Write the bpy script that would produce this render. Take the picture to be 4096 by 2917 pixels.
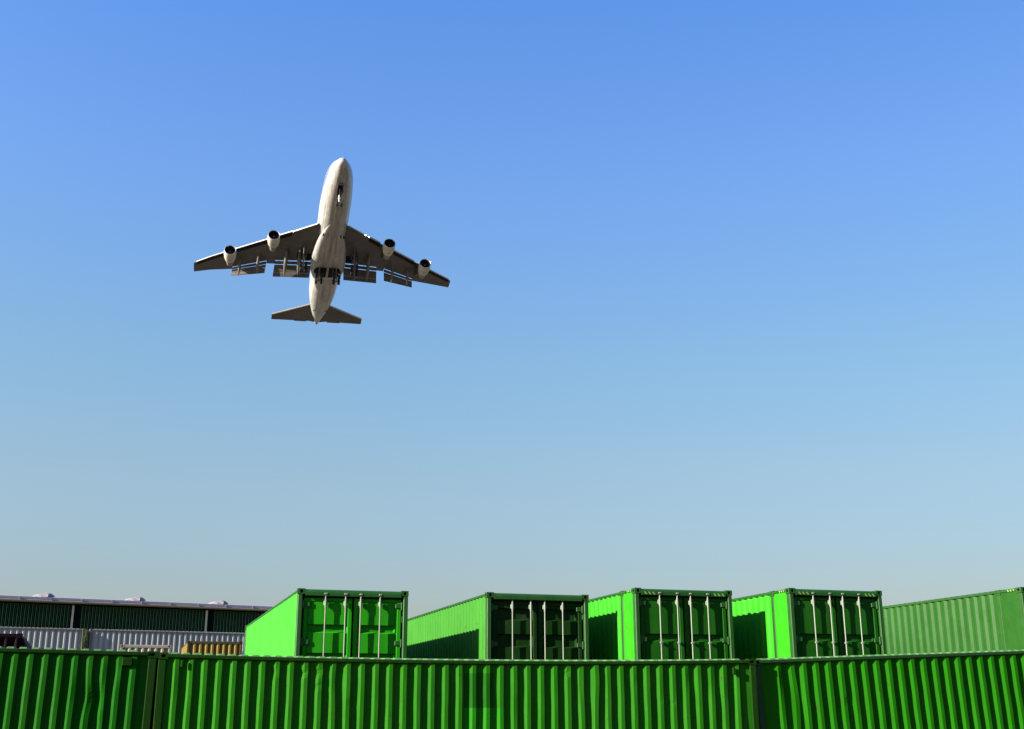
import bpy, math, random
from math import sin, cos, pi, radians as rad, sqrt, exp
from mathutils import Vector, Matrix, Euler
random.seed(7)
for o in list(bpy.data.objects): bpy.data.objects.remove(o, do_unlink=True)
S = bpy.context.scene
EYE = 1.57
# ---------------------------------------------------------------- camera
cd = bpy.data.cameras.new("camera"); cam = bpy.data.objects.new("camera", cd)
S.collection.objects.link(cam); S.camera = cam
cd.sensor_width = 36; cd.lens = 4681/4096*36; cd.clip_start = 0.1; cd.clip_end = 20000
cam.matrix_world = Matrix.Translation((0, 0, EYE)) @ Matrix.Rotation(pi/2+0.287, 4, 'X') @ Matrix.Rotation(-0.003, 4, 'Z')
# ---------------------------------------------------------------- sun and sky
SUN_AZ, SUN_EL = rad(211.2), rad(22.5)           # azimuth counter-clockwise from +X
sunv = Vector((cos(SUN_AZ)*cos(SUN_EL), sin(SUN_AZ)*cos(SUN_EL), sin(SUN_EL)))
sl = bpy.data.lights.new("sun", 'SUN'); sl.energy = 5.0; sl.angle = rad(0.5); sl.color = (1, .93, .82)
so = bpy.data.objects.new("sun", sl); S.collection.objects.link(so)
so.rotation_euler = (-sunv).to_track_quat('-Z', 'Y').to_euler()
w = bpy.data.worlds.new("World"); S.world = w; w.use_nodes = True
nt = w.node_tree; bg = nt.nodes['Background']
sky = nt.nodes.new('ShaderNodeTexSky'); sky.sky_type = 'NISHITA'; sky.sun_disc = False
sky.sun_elevation = SUN_EL; sky.sun_rotation = math.atan2(sunv.x, sunv.y)
sky.air_density = 2.0; sky.dust_density = 1.0; sky.ozone_density = 10.0; sky.altitude = 0
wc = nt.nodes.new('ShaderNodeTexCoord'); ws = nt.nodes.new('ShaderNodeSeparateXYZ'); nt.links.new(wc.outputs['Generated'], ws.inputs[0])
wr = nt.nodes.new('ShaderNodeValToRGB'); nt.links.new(ws.outputs[2], wr.inputs[0]); el = wr.color_ramp.elements
for i, (pz, c_) in enumerate(((.06,(.99,.92,1.08)),(.113,(1.05,.92,1.03)),(.186,(1.24,.975,.95)),(.282,(1.27,1.05,1.0)),(.427,(1.27,1.10,1.28)),(.555,(1.06,1.09,1.38)))):
    e_ = el[i] if i < 2 else el.new(pz)
    e_.position = pz; e_.color = (*[q/1.5 for q in c_], 1)
tint = nt.nodes.new('ShaderNodeMix'); tint.data_type = 'RGBA'; tint.blend_type = 'MULTIPLY'; tint.inputs[0].default_value = 1
vm = nt.nodes.new('ShaderNodeVectorMath'); vm.operation = 'SCALE'; vm.inputs['Scale'].default_value = 1.5
nt.links.new(sky.outputs[0], tint.inputs[6]); nt.links.new(wr.outputs[0], tint.inputs[7]); nt.links.new(tint.outputs[2], vm.inputs[0])
az = nt.nodes.new('ShaderNodeMath'); az.operation = 'MULTIPLY_ADD'; nt.links.new(ws.outputs[0], az.inputs[0]); az.inputs[1].default_value = -.42; az.inputs[2].default_value = 1.5
nt.links.new(az.outputs[0], vm.inputs['Scale'])
nt.links.new(vm.outputs[0], bg.inputs[0]); bg.inputs[1].default_value = 0.05
S.view_settings.view_transform = 'Standard'; S.view_settings.look = 'None'
S.view_settings.exposure = 2.0; S.view_settings.gamma = 1

# ---------------------------------------------------------------- helpers
COL = S.collection
class MB:
    def __init__(s): s.v = []; s.f = []; s.m = []; s.cur = 0; s.M = None
    def add(s, vs, fs, m=None):
        b = len(s.v)
        for p in vs:
            p = Vector(p)
            s.v.append(s.M @ p if s.M else p)
        for f in fs: s.f.append([b+i for i in f]); s.m.append(s.cur if m is None else m)
        return s
    def box(s, x0, x1, y0, y1, z0, z1, m=None, c=0.0):
        if c <= 0:
            vs = [(x, y, z) for z in (z0, z1) for y in (y0, y1) for x in (x0, x1)]
            return s.add(vs, [(0,2,3,1),(4,5,7,6),(0,1,5,4),(2,6,7,3),(0,4,6,2),(1,3,7,5)], m)
        # chamfered box (all edges)
        vs = []; idx = {}
        for ax in range(3):
            for sx in (0, 1):
                for sy in (0, 1):
                    for sz in (0, 1):
                        q = [(x0, x1)[sx], (y0, y1)[sy], (z0, z1)[sz]]
                        sg = [(1, -1)[sx], (1, -1)[sy], (1, -1)[sz]]
                        for k in range(3):
                            if k != ax: q[k] += sg[k]*c
                        idx[ax, sx, sy, sz] = len(vs); vs.append(q)
        fs = []
        for ax in range(3):
            o = [k for k in range(3) if k != ax]
            for sd in (0, 1):
                r = []
                for (i, j) in ((0,0),(1,0),(1,1),(0,1)):
                    k = [0,0,0]; k[ax] = sd; k[o[0]] = i; k[o[1]] = j; r.append(idx[(ax, *k)])
                fs.append(r)
            for i in (0, 1):
                for j in (0, 1):
                    k0 = [0,0,0]; k0[o[0]] = i; k0[o[1]] = j; k1 = list(k0); k1[ax] = 1
                    fs.append([idx[(o[0], *k0)], idx[(o[0], *k1)], idx[(o[1], *k1)], idx[(o[1], *k0)]])
        for sx in (0,1):
            for sy in (0,1):
                for sz in (0,1): fs.append([idx[a, sx, sy, sz] for a in range(3)])
        return s.add(vs, fs, m)
    def tube(s, a, b, r, r2=None, n=10, m=None, cap=True):
        a = Vector(a); b = Vector(b); r2 = r if r2 is None else r2
        q = (b-a).to_track_quat('Z', 'Y'); vs = []
        for p, rr in ((a, r), (b, r2)):
            for i in range(n):
                t = 2*pi*i/n; vs.append(p + q @ Vector((rr*cos(t), rr*sin(t), 0)))
        fs = [(i, (i+1) % n, n+(i+1) % n, n+i) for i in range(n)]
        if cap: fs += [list(range(n))[::-1], list(range(n, 2*n))]
        return s.add(vs, fs, m)
    def loft(s, rings, m=None, closed=True, cap0=True, cap1=True):
        n = len(rings[0]); vs = [p for r in rings for p in r]; fs = []
        for k in range(len(rings)-1):
            for i in range(n if closed else n-1):
                j = (i+1) % n
                fs.append((k*n+i, k*n+j, (k+1)*n+j, (k+1)*n+i))
        if cap0: fs.append(list(range(n))[::-1])
        if cap1: fs.append([(len(rings)-1)*n+i for i in range(n)])
        return s.add(vs, fs, m)
    def lathe(s, prof, o, d, n=20, m=None, cap0=False, cap1=False):
        q = Vector(d).to_track_quat('Z', 'Y'); o = Vector(o); rings = []
        for (t, r) in prof:
            rings.append([o + q @ Vector((r*cos(2*pi*i/n), r*sin(2*pi*i/n), t)) for i in range(n)])
        return s.loft(rings, m, True, cap0, cap1)
    def build(s, name, mats, parent=None, smooth=False, ang=35):
        me = bpy.data.meshes.new(name); me.from_pydata([tuple(v) for v in s.v], [], s.f)
        mats = mats if isinstance(mats, (list, tuple)) else [mats]
        for mm in mats: me.materials.append(mm)
        me.polygons.foreach_set('material_index', s.m)
        import bmesh
        bm = bmesh.new(); bm.from_mesh(me)
        bmesh.ops.recalc_face_normals(bm, faces=bm.faces)
        bm.to_mesh(me); bm.free()
        if smooth:
            me.polygons.foreach_set('use_smooth', [True]*len(me.polygons))
            me.set_sharp_from_angle(angle=rad(ang))
        me.update()
        o = bpy.data.objects.new(name, me); COL.objects.link(o)
        if parent: o.parent = parent
        return o
def thing(name, label, cat, loc=(0,0,0), rz=0, group=None, mat=None):
    o = bpy.data.objects.new(name, None); COL.objects.link(o); o.empty_display_size = .3
    if mat is not None: o.matrix_world = mat
    else: o.location = loc; o.rotation_euler = (0, 0, rz)
    o['label'] = label; o['category'] = cat
    if group: o['group'] = group
    return o
def struct(o, label=None, kind='structure'):
    o['kind'] = kind
    if label: o['label'] = label
    return o

# ---------------------------------------------------------------- materials
def newmat(name):
    m = bpy.data.materials.new(name); m.use_nodes = True
    n = m.node_tree; b = n.nodes['Principled BSDF']; return m, n, b
def plain(name, col, rough=.6, metal=0, spec=.5, emis=None):
    m, n, b = newmat(name); b.inputs['Base Color'].default_value = (*col, 1)
    b.inputs['Roughness'].default_value = rough; b.inputs['Metallic'].default_value = metal
    b.inputs['Specular IOR Level'].default_value = spec
    if emis: b.inputs['Emission Color'].default_value = (*emis[0], 1); b.inputs['Emission Strength'].default_value = emis[1]
    return m
def noise(n, vec, scale, detail=4, rough=.55):
    t = n.nodes.new('ShaderNodeTexNoise'); t.inputs['Scale'].default_value = scale
    t.inputs['Detail'].default_value = detail; t.inputs['Roughness'].default_value = rough
    n.links.new(vec, t.inputs['Vector']); return t.outputs['Fac']
def ramp(n, fac, a, b, ca=0, cb=1):
    r = n.nodes.new('ShaderNodeMapRange'); r.inputs[1].default_value = a; r.inputs[2].default_value = b
    r.inputs[3].default_value = ca; r.inputs[4].default_value = cb
    n.links.new(fac, r.inputs[0]); return r.outputs[0]
def mapping(n, src, scale, loc=(0,0,0)):
    mp = n.nodes.new('ShaderNodeMapping'); mp.inputs['Scale'].default_value = scale; mp.inputs['Location'].default_value = loc
    n.links.new(src, mp.inputs[0]); return mp.outputs[0]
def mixc(n, fac, a, b, mode='MIX'):
    x = n.nodes.new('ShaderNodeMix'); x.data_type = 'RGBA'; x.blend_type = mode
    for s, v in ((0, fac), (6, a), (7, b)):
        if isinstance(v, (int, float)): x.inputs[s].default_value = v
        elif isinstance(v, tuple): x.inputs[s].default_value = (*v, 1)
        else: n.links.new(v, x.inputs[s])
    return x.outputs[2]
def math_(n, op, a, b=0.0):
    x = n.nodes.new('ShaderNodeMath'); x.operation = op
    for i, v in enumerate((a, b)):
        if isinstance(v, (int, float)): x.inputs[i].default_value = v
        else: n.links.new(v, x.inputs[i])
    return x.outputs[0]
def paint(name, col, worn=None, rust=(.035,.02,.01), rough=.55, spec=.25, streak=.5, rustamt=.63, bump=.15, patches=(), seed=0, dirt=(.008,.012,.005)):
    """weathered container paint: large fade, vertical streaks, scuffs, rust specks, in object coordinates"""
    m, n, b = newmat(name)
    tc = n.nodes.new('ShaderNodeTexCoord').outputs['Object']
    worn = worn or tuple(min(1, c*1.25+.004) for c in col)
    big = ramp(n, noise(n, mapping(n, tc, (1,1,1), (seed,0,0)), .9, 3), .38, .66)
    st = ramp(n, noise(n, mapping(n, tc, (9,9,.7), (0,seed,0)), 1.6, 5, .6), .45, .75)
    c = mixc(n, math_(n, 'MULTIPLY', big, .45), col, worn)
    c = mixc(n, math_(n, 'MULTIPLY', st, streak*.55), c, tuple(x*.55 for x in col))
    d = ramp(n, noise(n, mapping(n, tc, (3,3,1.2), (0,0,seed)), 2.5, 8, .7), .6, .78)
    c = mixc(n, math_(n, 'MULTIPLY', d, .45), c, dirt)
    for (x0, x1, z0, z1, pc, amt) in patches:
        sp = n.nodes.new('ShaderNodeSeparateXYZ'); n.links.new(tc, sp.inputs[0])
        f = None
        for ax, lo, hi in ((0, x0, x1), (2, z0, z1)):
            for op, v in (('GREATER_THAN', lo), ('LESS_THAN', hi)):
                q = math_(n, op, sp.outputs[ax], v); f = q if f is None else math_(n, 'MULTIPLY', f, q)
        c = mixc(n, math_(n, 'MULTIPLY', f, amt), c, pc)
    rs = ramp(n, noise(n, mapping(n, tc, (1,1,.45), (seed*2,0,3)), 14, 6, .65), rustamt, rustamt+.05)
    c = mixc(n, math_(n, 'MULTIPLY', rs, .8), c, rust)
    n.links.new(c, b.inputs['Base Color'])
    n.links.new(ramp(n, noise(n, tc, 5, 4), .3, .7, rough-.08, rough+.15), b.inputs['Roughness'])
    b.inputs['Specular IOR Level'].default_value = spec
    bp = n.nodes.new('ShaderNodeBump'); bp.inputs['Strength'].default_value = bump; bp.inputs['Distance'].default_value = .01
    n.links.new(noise(n, mapping(n, tc, (1,1,.6)), 3.5, 5, .6), bp.inputs['Height']); n.links.new(bp.outputs[0], b.inputs['Normal'])
    return m

# ---------------------------------------------------------------- ground and yard terrain
def ground_mat(name, a, b_, scale):
    m, n, b = newmat(name); tc = n.nodes.new('ShaderNodeTexCoord').outputs['Object']
    f = ramp(n, noise(n, tc, scale, 8, .65), .35, .65)
    n.links.new(mixc(n, f, a, b_), b.inputs['Base Color']); b.inputs['Roughness'].default_value = .9
    b.inputs['Specular IOR Level'].default_value = .2
    return m
M_soil = ground_mat('dry_soil', (.085,.072,.053), (.125,.108,.082), .03)
M_asph = ground_mat('asphalt', (.035,.035,.035), (.06,.058,.055), 1.5)
M_conc = ground_mat('concrete', (.12,.115,.105), (.18,.17,.155), .8)
R = 6000
struct(MB().add([(-R,-R,0),(R,-R,0),(R,R,0),(-R,R,0)], [(0,1,2,3)]).build('ground', M_soil))
struct(MB().add([(-38,-30,.004),(42,-30,.004),(42,23.8,.004),(-38,23.8,.004)], [(0,1,2,3)]).build('yard_road', M_asph))
YAW = .308
U = Vector((cos(YAW), sin(YAW), 0)); V = Vector((-sin(YAW), cos(YAW), 0))
ZB = EYE - .259                              # loading terrace that carries the second row
tb = MB(); tb.M = Matrix.Translation((-6.453, 21.933, 0)) @ Matrix.Rotation(YAW, 4, 'Z')
tb.box(-14, 40, 2.75, 31.0, -.2, ZB-.02, c=.03)
tb.box(0.6, 8.6, 2.76, 17.5, ZB-.02, EYE-.053, c=.02)
struct(tb.build('loading_terrace', M_conc))
tb = MB(); tb.M = Matrix.Translation((-21.42, 60.66, 0)) @ Matrix.Rotation(.463, 4, 'Z')
tb.box(-16, 15, -2.6, 5, -.2, EYE+4.0-2.896, c=.03)
struct(tb.build('upper_terrace', M_conc))

# ---------------------------------------------------------------- container parts
W = 2.438
def face_hole(mb, o, ux, uy, w, h, hw, hh, dep, m0=0, m1=1, n=16):
    """rectangular face with an oval recess"""
    o = Vector(o); ux = Vector(ux); uy = Vector(uy); nn = ux.cross(uy)
    c = o + ux*w/2 + uy*h/2; out = []; ring = []; inn = []
    for i in range(n):
        t = 2*pi*i/n + pi/4; dx, dy = cos(t), sin(t)
        k = min((w/2)/abs(dx) if abs(dx) > 1e-6 else 9, (h/2)/abs(dy) if abs(dy) > 1e-6 else 9)
        if i % 4 == 0: out.append(c + ux*(w/2*(1 if dx > 0 else -1)) + uy*(h/2*(1 if dy > 0 else -1)))
        else: out.append(c + ux*dx*k + uy*dy*k)
        ring.append(c + ux*dx*hw/2 + uy*dy*hh/2); inn.append(ring[-1] - nn*dep)
    mb.add(out+ring, [(i, (i+1) % n, n+(i+1) % n, n+i) for i in range(n)], m0)
    mb.add(ring+inn, [(i, (i+1) % n, n+(i+1) % n, n+i) for i in range(n)], m1)
    mb.add(inn, [list(range(n))], m1)
def casting(parent, mat, cx, cy, cz, sx, sy, sz):
    """corner casting; (cx,cy,cz) = outermost corner; s* = direction inwards"""
    mb = MB(); a, b, h = .178, .162, .118
    def P(x, y, z): return Vector((cx+sx*x, cy+sy*y, cz+sz*z))
    z0 = cz if sz > 0 else cz-h
    # outward end face (normal -sx X), outward side face (normal -sy Y)
    xo = cx; yo = cy
    y0 = min(cy, cy+sy*b); x0 = min(cx, cx+sx*a)
    if sx > 0: face_hole(mb, (xo, y0+b, z0), (0,-1,0), (0,0,1), b, h, .065, .08, .03)
    else: face_hole(mb, (xo, y0, z0), (0,1,0), (0,0,1), b, h, .065, .08, .03)
    if sy > 0: face_hole(mb, (x0, yo, z0), (1,0,0), (0,0,1), a, h, .08, .065, .03)
    else: face_hole(mb, (x0+a, yo, z0), (-1,0,0), (0,0,1), a, h, .08, .065, .03)
    xi = cx+sx*a; yi = cy+sy*b
    mb.add([(xi,y0,z0),(xi,y0+b,z0),(xi,y0+b,z0+h),(xi,y0,z0+h)], [(0,1,2,3)], 0)
    mb.add([(x0,yi,z0),(x0+a,yi,z0),(x0+a,yi,z0+h),(x0,yi,z0+h)], [(0,1,2,3)], 0)
    for z in (z0, z0+h): mb.add([(x0,y0,z),(x0+a,y0,z),(x0+a,y0+b,z),(x0,y0+b,z)], [(0,1,2,3)], 0)
    return mb.build('corner_casting', [mat, M_hole], parent)
M_hole = plain('dark_hole', (.006,.006,.006), .9, spec=.1)
M_gasket = plain('rubber_gasket', (.012,.012,.012), .8, spec=.2)
M_rod = paint('galvanised_bar', (.125,.14,.105), (.165,.175,.135), rough=.45, spec=.4, streak=.2, rustamt=.7, seed=3)

def corr(mb, o, u, n_in, x0, x1, zlo, zhi, starts, pitches, depth=.036, nz=1, dent=None, flat=0.0, x_in_first=True, zfun=None):
    """vertical corrugations between x0..x1; n_in = unit vector into the container"""
    o = Vector(o); u = Vector(u); ni = Vector(n_in)
    prof = [(x0, depth if x_in_first else 0)]
    for s, p in zip(starts, pitches):
        k = p/.278
        for ds, d in ((0, depth), (.068*k, 0), (.140*k, 0), (.208*k, depth)):
            if prof[-1][0]+.004 < s+ds < x1-.004: prof.append((s+ds, d))
    if prof[-1][1] < depth and x1-prof[-1][0] > .09: prof.append((prof[-1][0]+.06, depth))
    prof.append((x1, prof[-1][1]))
    n = len(prof); vs = []; fs = []
    for k in range(nz+1):
        z = zlo+(zhi-zlo)*k/nz
        for (s, d) in prof:
            ss, dd, zz = s, d+flat, z
            if dent:
                a, b = dent(s, z, d); dd = min(max(dd+a, -.012), .14); ss += b
            if zfun: zz += zfun(ss)*(k/nz)
            p = o+u*ss+ni*dd; p.z += zz; vs.append(p)
    for k in range(nz):
        for i in range(n-1): fs.append((k*n+i, k*n+i+1, (k+1)*n+i+1, (k+1)*n+i))
    mb.add(vs, fs)
def regular(x0, x1, p=.278):
    n = int((x1-x0-.05)/p); s0 = x0+((x1-x0)-n*p)/2
    return [s0+i*p for i in range(n)], [p]*n

def locking_bar(parent, y, x, H, mat, guides, sgn=1):
    """vertical bar with cams, bearing brackets and handle hub, standing off the door (x is bar centre)"""
    mb = MB(); r = .0155
    mb.tube((x, y, .07), (x, y, H-.09), r, n=10)
    for z in (.09, H-.10):     # cam + keeper
        mb.box(x-.028, x+.028, y-.035, y+.035, z-.018, z+.018, c=.008)
        mb.box(x+.006, x+.03, y-.055, y-.03, z-.035, z+.03, c=.005)
        mb.box(x+.006, x+.03, y+.03, y+.055, z-.035, z+.03, c=.005)
    for z in (H-.30, .30):     # large bearing bracket
        mb.box(x-.018, x+.04, y-.024, y+.024, z-.065, z+.065, c=.010)
        mb.box(x+.01, x+.04, y-.042, y+.042, z-.045, z+.045, c=.006)
        mb.tube((x, y, z-.10), (x, y, z+.10), .021, n=10)
    for z in guides:
        mb.box(x-.01, x+.045, y-.05*sgn if sgn > 0 else y-.0, y+.0 if sgn > 0 else y+.05, z-.03, z+.03, c=.006)
        mb.box(x-.022, x+.03, y-.026, y+.026, z-.02, z+.02, c=.006)
    return mb.build('locking_bar', mat, parent)

def door(parent, ya, yb, H, recess, mat, bands, bars, guides, zt, hinge_y, band_d, hmat):
    """one door leaf between ya<yb at the x=0 end, standing at x=recess"""
    z0, z1 = .14, zt; x = recess
    mb = MB(); fr = .085
    mb.box(x, x+.05, ya, ya+fr, z0, z1, c=.006); mb.box(x, x+.05, yb-fr, yb, z0, z1, c=.006)
    mb.box(x, x+.05, ya+fr+.001, yb-fr-.001, z1-.07, z1, c=.006)
    mb.box(x, x+.05, ya+fr+.001, yb-fr-.001, z0, z0+.09, c=.006)
    # panel: vertical section profile with recessed horizontal bands
    prof = [(z1-.068, x+.030), (z1-.075, x+.012)]
    for (zc, hh) in sorted(bands, reverse=True):
        prof += [(zc+hh/2+.018, x+.012), (zc+hh/2, x+.012+band_d), (zc-hh/2, x+.012+band_d), (zc-hh/2-.035, x+.012)]
    prof += [(z0+.1, x+.012), (z0+.088, x+.030)]
    ys = [ya+fr, ya+fr+.03, yb-fr-.03, yb-fr]
    vs = []; fs = []
    nY = 12
    for k, (z, px) in enumerate(prof):
        for i in range(nY+1):
            t = i/nY; y = ya+fr+(yb-ya-2*fr)*t
            e = .012 if (i == 0 or i == nY) else 0
            wob = .0035*sin(11*t+z*3.1+ya*7)*sin(5*z+t*3) + .0015*sin(23*t+1.7*ya)
            vs.append((px+e+wob if not e else x+.035, y, z))
    for k in range(len(prof)-1):
        for i in range(nY): fs.append((k*(nY+1)+i, k*(nY+1)+i+1, (k+1)*(nY+1)+i+1, (k+1)*(nY+1)+i))
    mb.add(vs, fs)
    d = mb.build('door', mat, parent, smooth=True, ang=12)
    for y in bars: locking_bar(d, y, x-.052, H, M_rod, guides)
    for zz in (H-.33, H-1.13, H-1.78, .35):
        hb = MB(); s = 1 if hinge_y > (ya+yb)/2 else -1
        hb.box(x-.022, x+.02, hinge_y-s*.13 if s > 0 else hinge_y, hinge_y if s > 0 else hinge_y+.13, zz-.05, zz+.05, c=.008)
        hb.tube((x-.02, hinge_y+s*.012, zz-.085), (x-.02, hinge_y+s*.012, zz+.085), .022, n=8)
        hb.box(x-.03, x+.015, *(sorted((hinge_y+s*.03, hinge_y+s*.055))), zz-.06, zz+.06, c=.005)
        hb.build('hinge', hmat, d)
    return d

def container(name, label, mats, loc, yaw, L, H, cat='container', group=None, tilt=0, door_at=None, hc45=False,
              front=None, left=None, recess=.055, bands=None, band_d=.06, guides=(), stripes=False, vents=(), zfun=None, nz=1, dent=None, detail=True,
              width=W, bar_y=(.263,.430,.575,.755), depth=.036, scale=1.0, roofm=None):
    """local frame: x along the length, y across (0 = front long side), z up"""
    side, frame, dmat = mats
    M = Matrix.Translation(loc) @ Matrix.Rotation(yaw, 4, 'Z') @ Matrix.Rotation(tilt, 4, 'Y') @ Matrix.Scale(scale, 4)
    root = thing(name, label, cat, group=group, mat=M)
    Wd = width
    zt = H-.015; pc = .15
    post_xs = [0, L] if not hc45 else [0, L]
    # side panels
    a, b = pc, L-pc
    if hc45: a, b = .762+.10, L-.762-.10
    st = front or regular(a, b)
    mb = MB(); corr(mb, (0,.008,0), (1,0,0), (0,1,0), a, b, .15, H-.07, *st, nz=nz, dent=dent, zfun=zfun, depth=depth)
    if hc45:
        for (p, q) in ((.14, .762-.02), (L-.762+.02, L-.14)):
            mb.add([(p,.02,.15),(q,.02,.15),(q,.02,H-.07),(p,.02,H-.07)], [(0,1,2,3)])
    mb.build('side_panel', side, root)
    st = left or regular(a, b)
    mb = MB(); corr(mb, (0,Wd-.008,0), (1,0,0), (0,-1,0), a, b, .15, H-.07, *st, depth=depth)
    if hc45:
        for (p, q) in ((.14, .762-.02), (L-.762+.02, L-.14)):
            mb.add([(p,Wd-.02,.15),(q,Wd-.02,.15),(q,Wd-.02,H-.07),(p,Wd-.02,H-.07)], [(0,1,2,3)])
    mb.build('side_panel', side, root)
    # rails (follow zfun so a sagging roof edge stays joined)
    def rail(nm, y0, y1, z0, z1, fn=None):
        mb = MB(); rings = []; N = 14 if fn else 1; c = .012
        for k in range(N+1):
            x = .16+(L-.32)*k/N; dz = fn(x) if fn else 0
            rings.append([(x,y0+c,z0+dz),(x,y1-c,z0+dz),(x,y1,z0+c+dz),(x,y1,z1-c+dz),(x,y1-c,z1+dz),(x,y0+c,z1+dz),(x,y0,z1-c+dz),(x,y0,z0+c+dz)])
        mb.loft(rings); return mb.build(nm, frame, root)
    rail('top_rail', -.012, .06, H-.085, zt, zfun); rail('top_rail', Wd-.06, Wd, H-.072, zt)
    rail('bottom_rail', 0, .06, .01, .16); rail('bottom_rail', Wd-.06, Wd, .01, .16)
    # posts
    for x0 in (0, L-pc):
        for y0 in (0, Wd-.11):
            mb = MB(); mb.box(x0+.002, x0+pc-.002, y0+.003, y0+.107, .118, H-.118, c=.014)
            mb.build('corner_post', frame, root)
    if hc45:
        for x0 in (.762-.02, L-.762-.09):
            for y0 in (0, Wd-.06):
                mb = MB(); mb.box(x0, x0+.11, y0+.006, y0+.054, .118, H-.073, c=.01); mb.build('intermediate_post', frame, root)
        for xc, sx in ((.762-.05, 1), (L-.762+.05, -1)):
            for cy, sy in ((-.001, 1), (Wd+.001, -1)): casting(root, frame, xc, cy, H+.002, sx, sy, -1)
    for cx, sx in ((-.003, 1), (L+.003, -1)):
        for cy, sy in ((-.003, 1), (Wd+.003, -1)):
            for cz, sz in ((0, 1), (H+.003, -1)):
                casting(root, frame, cx, cy, cz, sx, sy, sz)
    # roof: transverse corrugations with bevelled ends standing just proud of the rails
    mb = MB(); pr = .209; n = int((L-.42)/pr); x = .2
    vs = []; fs = []; prof = [(.17, 0)]
    for i in range(n):
        x = .21+i*pr
        prof += [(x, 0), (x+.03, 1), (x+.13, 1), (x+.16, 0)]
    prof.append((L-.17, 0))
    Y = [.03, .055, .10, Wd-.10, Wd-.055, Wd-.03]; hgt = [0, .3, 1, 1, .3, 0]
    for (x, h) in prof:
        for y, g in zip(Y, hgt):
            dz = zfun(x) if (zfun and y < Wd/2) else 0
            vs.append((x, y, zt+.002+dz+h*g*(.032 if roofm else .022)))
    q = len(Y)
    for k in range(len(prof)-1):
        for i in range(q-1): fs.append((k*q+i, k*q+i+1, (k+1)*q+i+1, (k+1)*q+i))
    mb.add(vs, fs); mb.build('roof', roofm or frame, root)
    # floor
    mb = MB(); mb.box(.02, L-.02, .061, Wd-.061, .11, .15); mb.build('floor', frame, root)
    # ends
    for x0, s in ((0, 1), (L, -1)):
        isdoor = (door_at == 0 and x0 == 0)
        if not isdoor:
            mb = MB(); corr(mb, (x0+s*.01, 0, 0), (0,1,0), (s,0,0), .108, Wd-.108, .15, H-.12, *regular(.108, Wd-.108, .25), depth=.045)
            mb.build('end_wall', side, root)
            mb = MB(); xs = sorted((x0+s*.003, x0+s*.06))
            mb.box(*xs, .165, Wd-.165, H-.119, H-.018, c=.01); mb.build('end_header', frame, root)
            mb = MB(); mb.box(*xs, .165, Wd-.165, .01, .15, c=.01); mb.build('end_sill', frame, root)
        else:
            mb = MB()
            hz = H-.155
            # header with a sloping upper lip
            mb.loft([[(.0,y,hz),(-.012,y,hz+.012),(-.012,y,H-.075),(.004,y,H-.035),(.06,y,H-.014),(.09,y,H-.014),(.09,y,hz)] for y in (.164, Wd-.164)])
            mb.build('door_header', frame, root)
            if stripes:
                sb = MB()
                for base, n_ in ((.20, 3), (Wd-.20-.30, 3)):
                    for i in range(n_):
                        y = base+i*.10
                        sb.add([(-.014,y,H-.135),(-.014,y+.04,H-.135),(-.014,y+.085,H-.078),(-.014,y+.045,H-.078)], [(0,1,2,3)])
                for i in range(3):
                    xx = .22+i*.09
                    for yy in (-.002, Wd+.002):
                        sb.add([(xx,yy,H-.068),(xx+.04,yy,H-.068),(xx+.06,yy,H-.022),(xx+.02,yy,H-.022)], [(0,1,2,3)])
                sb.build('hazard_stripes', M_stripe, root)
            mb = MB(); mb.box(.0, .08, .165, Wd-.165, .01, .13, c=.01); mb.build('door_sill', frame, root)
            mb = MB(); mb.box(recess+.085, recess+.11, .11, Wd-.11, .13, H-.14); mb.build('door_gasket', M_gasket, root)
            g = bands or ((H-.86, .13), (H-1.42, .13), (H-2.0, .13))
            e = .108+.040
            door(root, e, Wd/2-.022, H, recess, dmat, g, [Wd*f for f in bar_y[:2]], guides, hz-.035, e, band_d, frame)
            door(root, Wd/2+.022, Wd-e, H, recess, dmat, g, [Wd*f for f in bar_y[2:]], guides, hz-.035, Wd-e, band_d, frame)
    for (vx, vz, vw, vh) in vents:
        mb = MB(); mb.box(vx, vx+vw, -.028, .012, vz, vz+vh, c=.012); mb.build('vent', frame, root)
    return root

M_stripe = paint('faded_hazard_yellow', (.12,.22,.05), rough=.5, streak=.3, seed=5)
m_rf = paint('sunlit_roof_paint', (.045,.11,.03), (.07,.13,.05), streak=.6, rustamt=.6, seed=6)  # roof lighter than the sides: sunlight on the bump ends put into colour
# ---------------------------------------------------------------- front row (long sides towards the camera)
def sag(x): return -.075*(1-((x-6.1)/6.1)**2) if 0 < x < 12.2 else 0
def mk_dent(lst):
    def f(s, z, d):
        a = b = 0
        for (sx, sz, rs, rz, amt, sh) in lst:
            g = exp(-((s-sx)/rs)**2-((z-sz-.137)/rz)**2); a += amt*g; b += sh*g
        a += .0022*sin(s*5.1+z*2.3)*sin(z*4.7+s)+ .0012*sin(s*17+z*9)
        b += .0015*sin(z*6+s*3.7)
        return a, b
    return f
GF = 'green containers of the front row'
FS = .92; HF = (EYE+1.022*FS)/FS
F2o = Vector((-6.453, 21.933, 0))
def floc(P, dz=0): return (P.x*FS, P.y*FS, dz*FS)
k2 = list(range(42))
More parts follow.
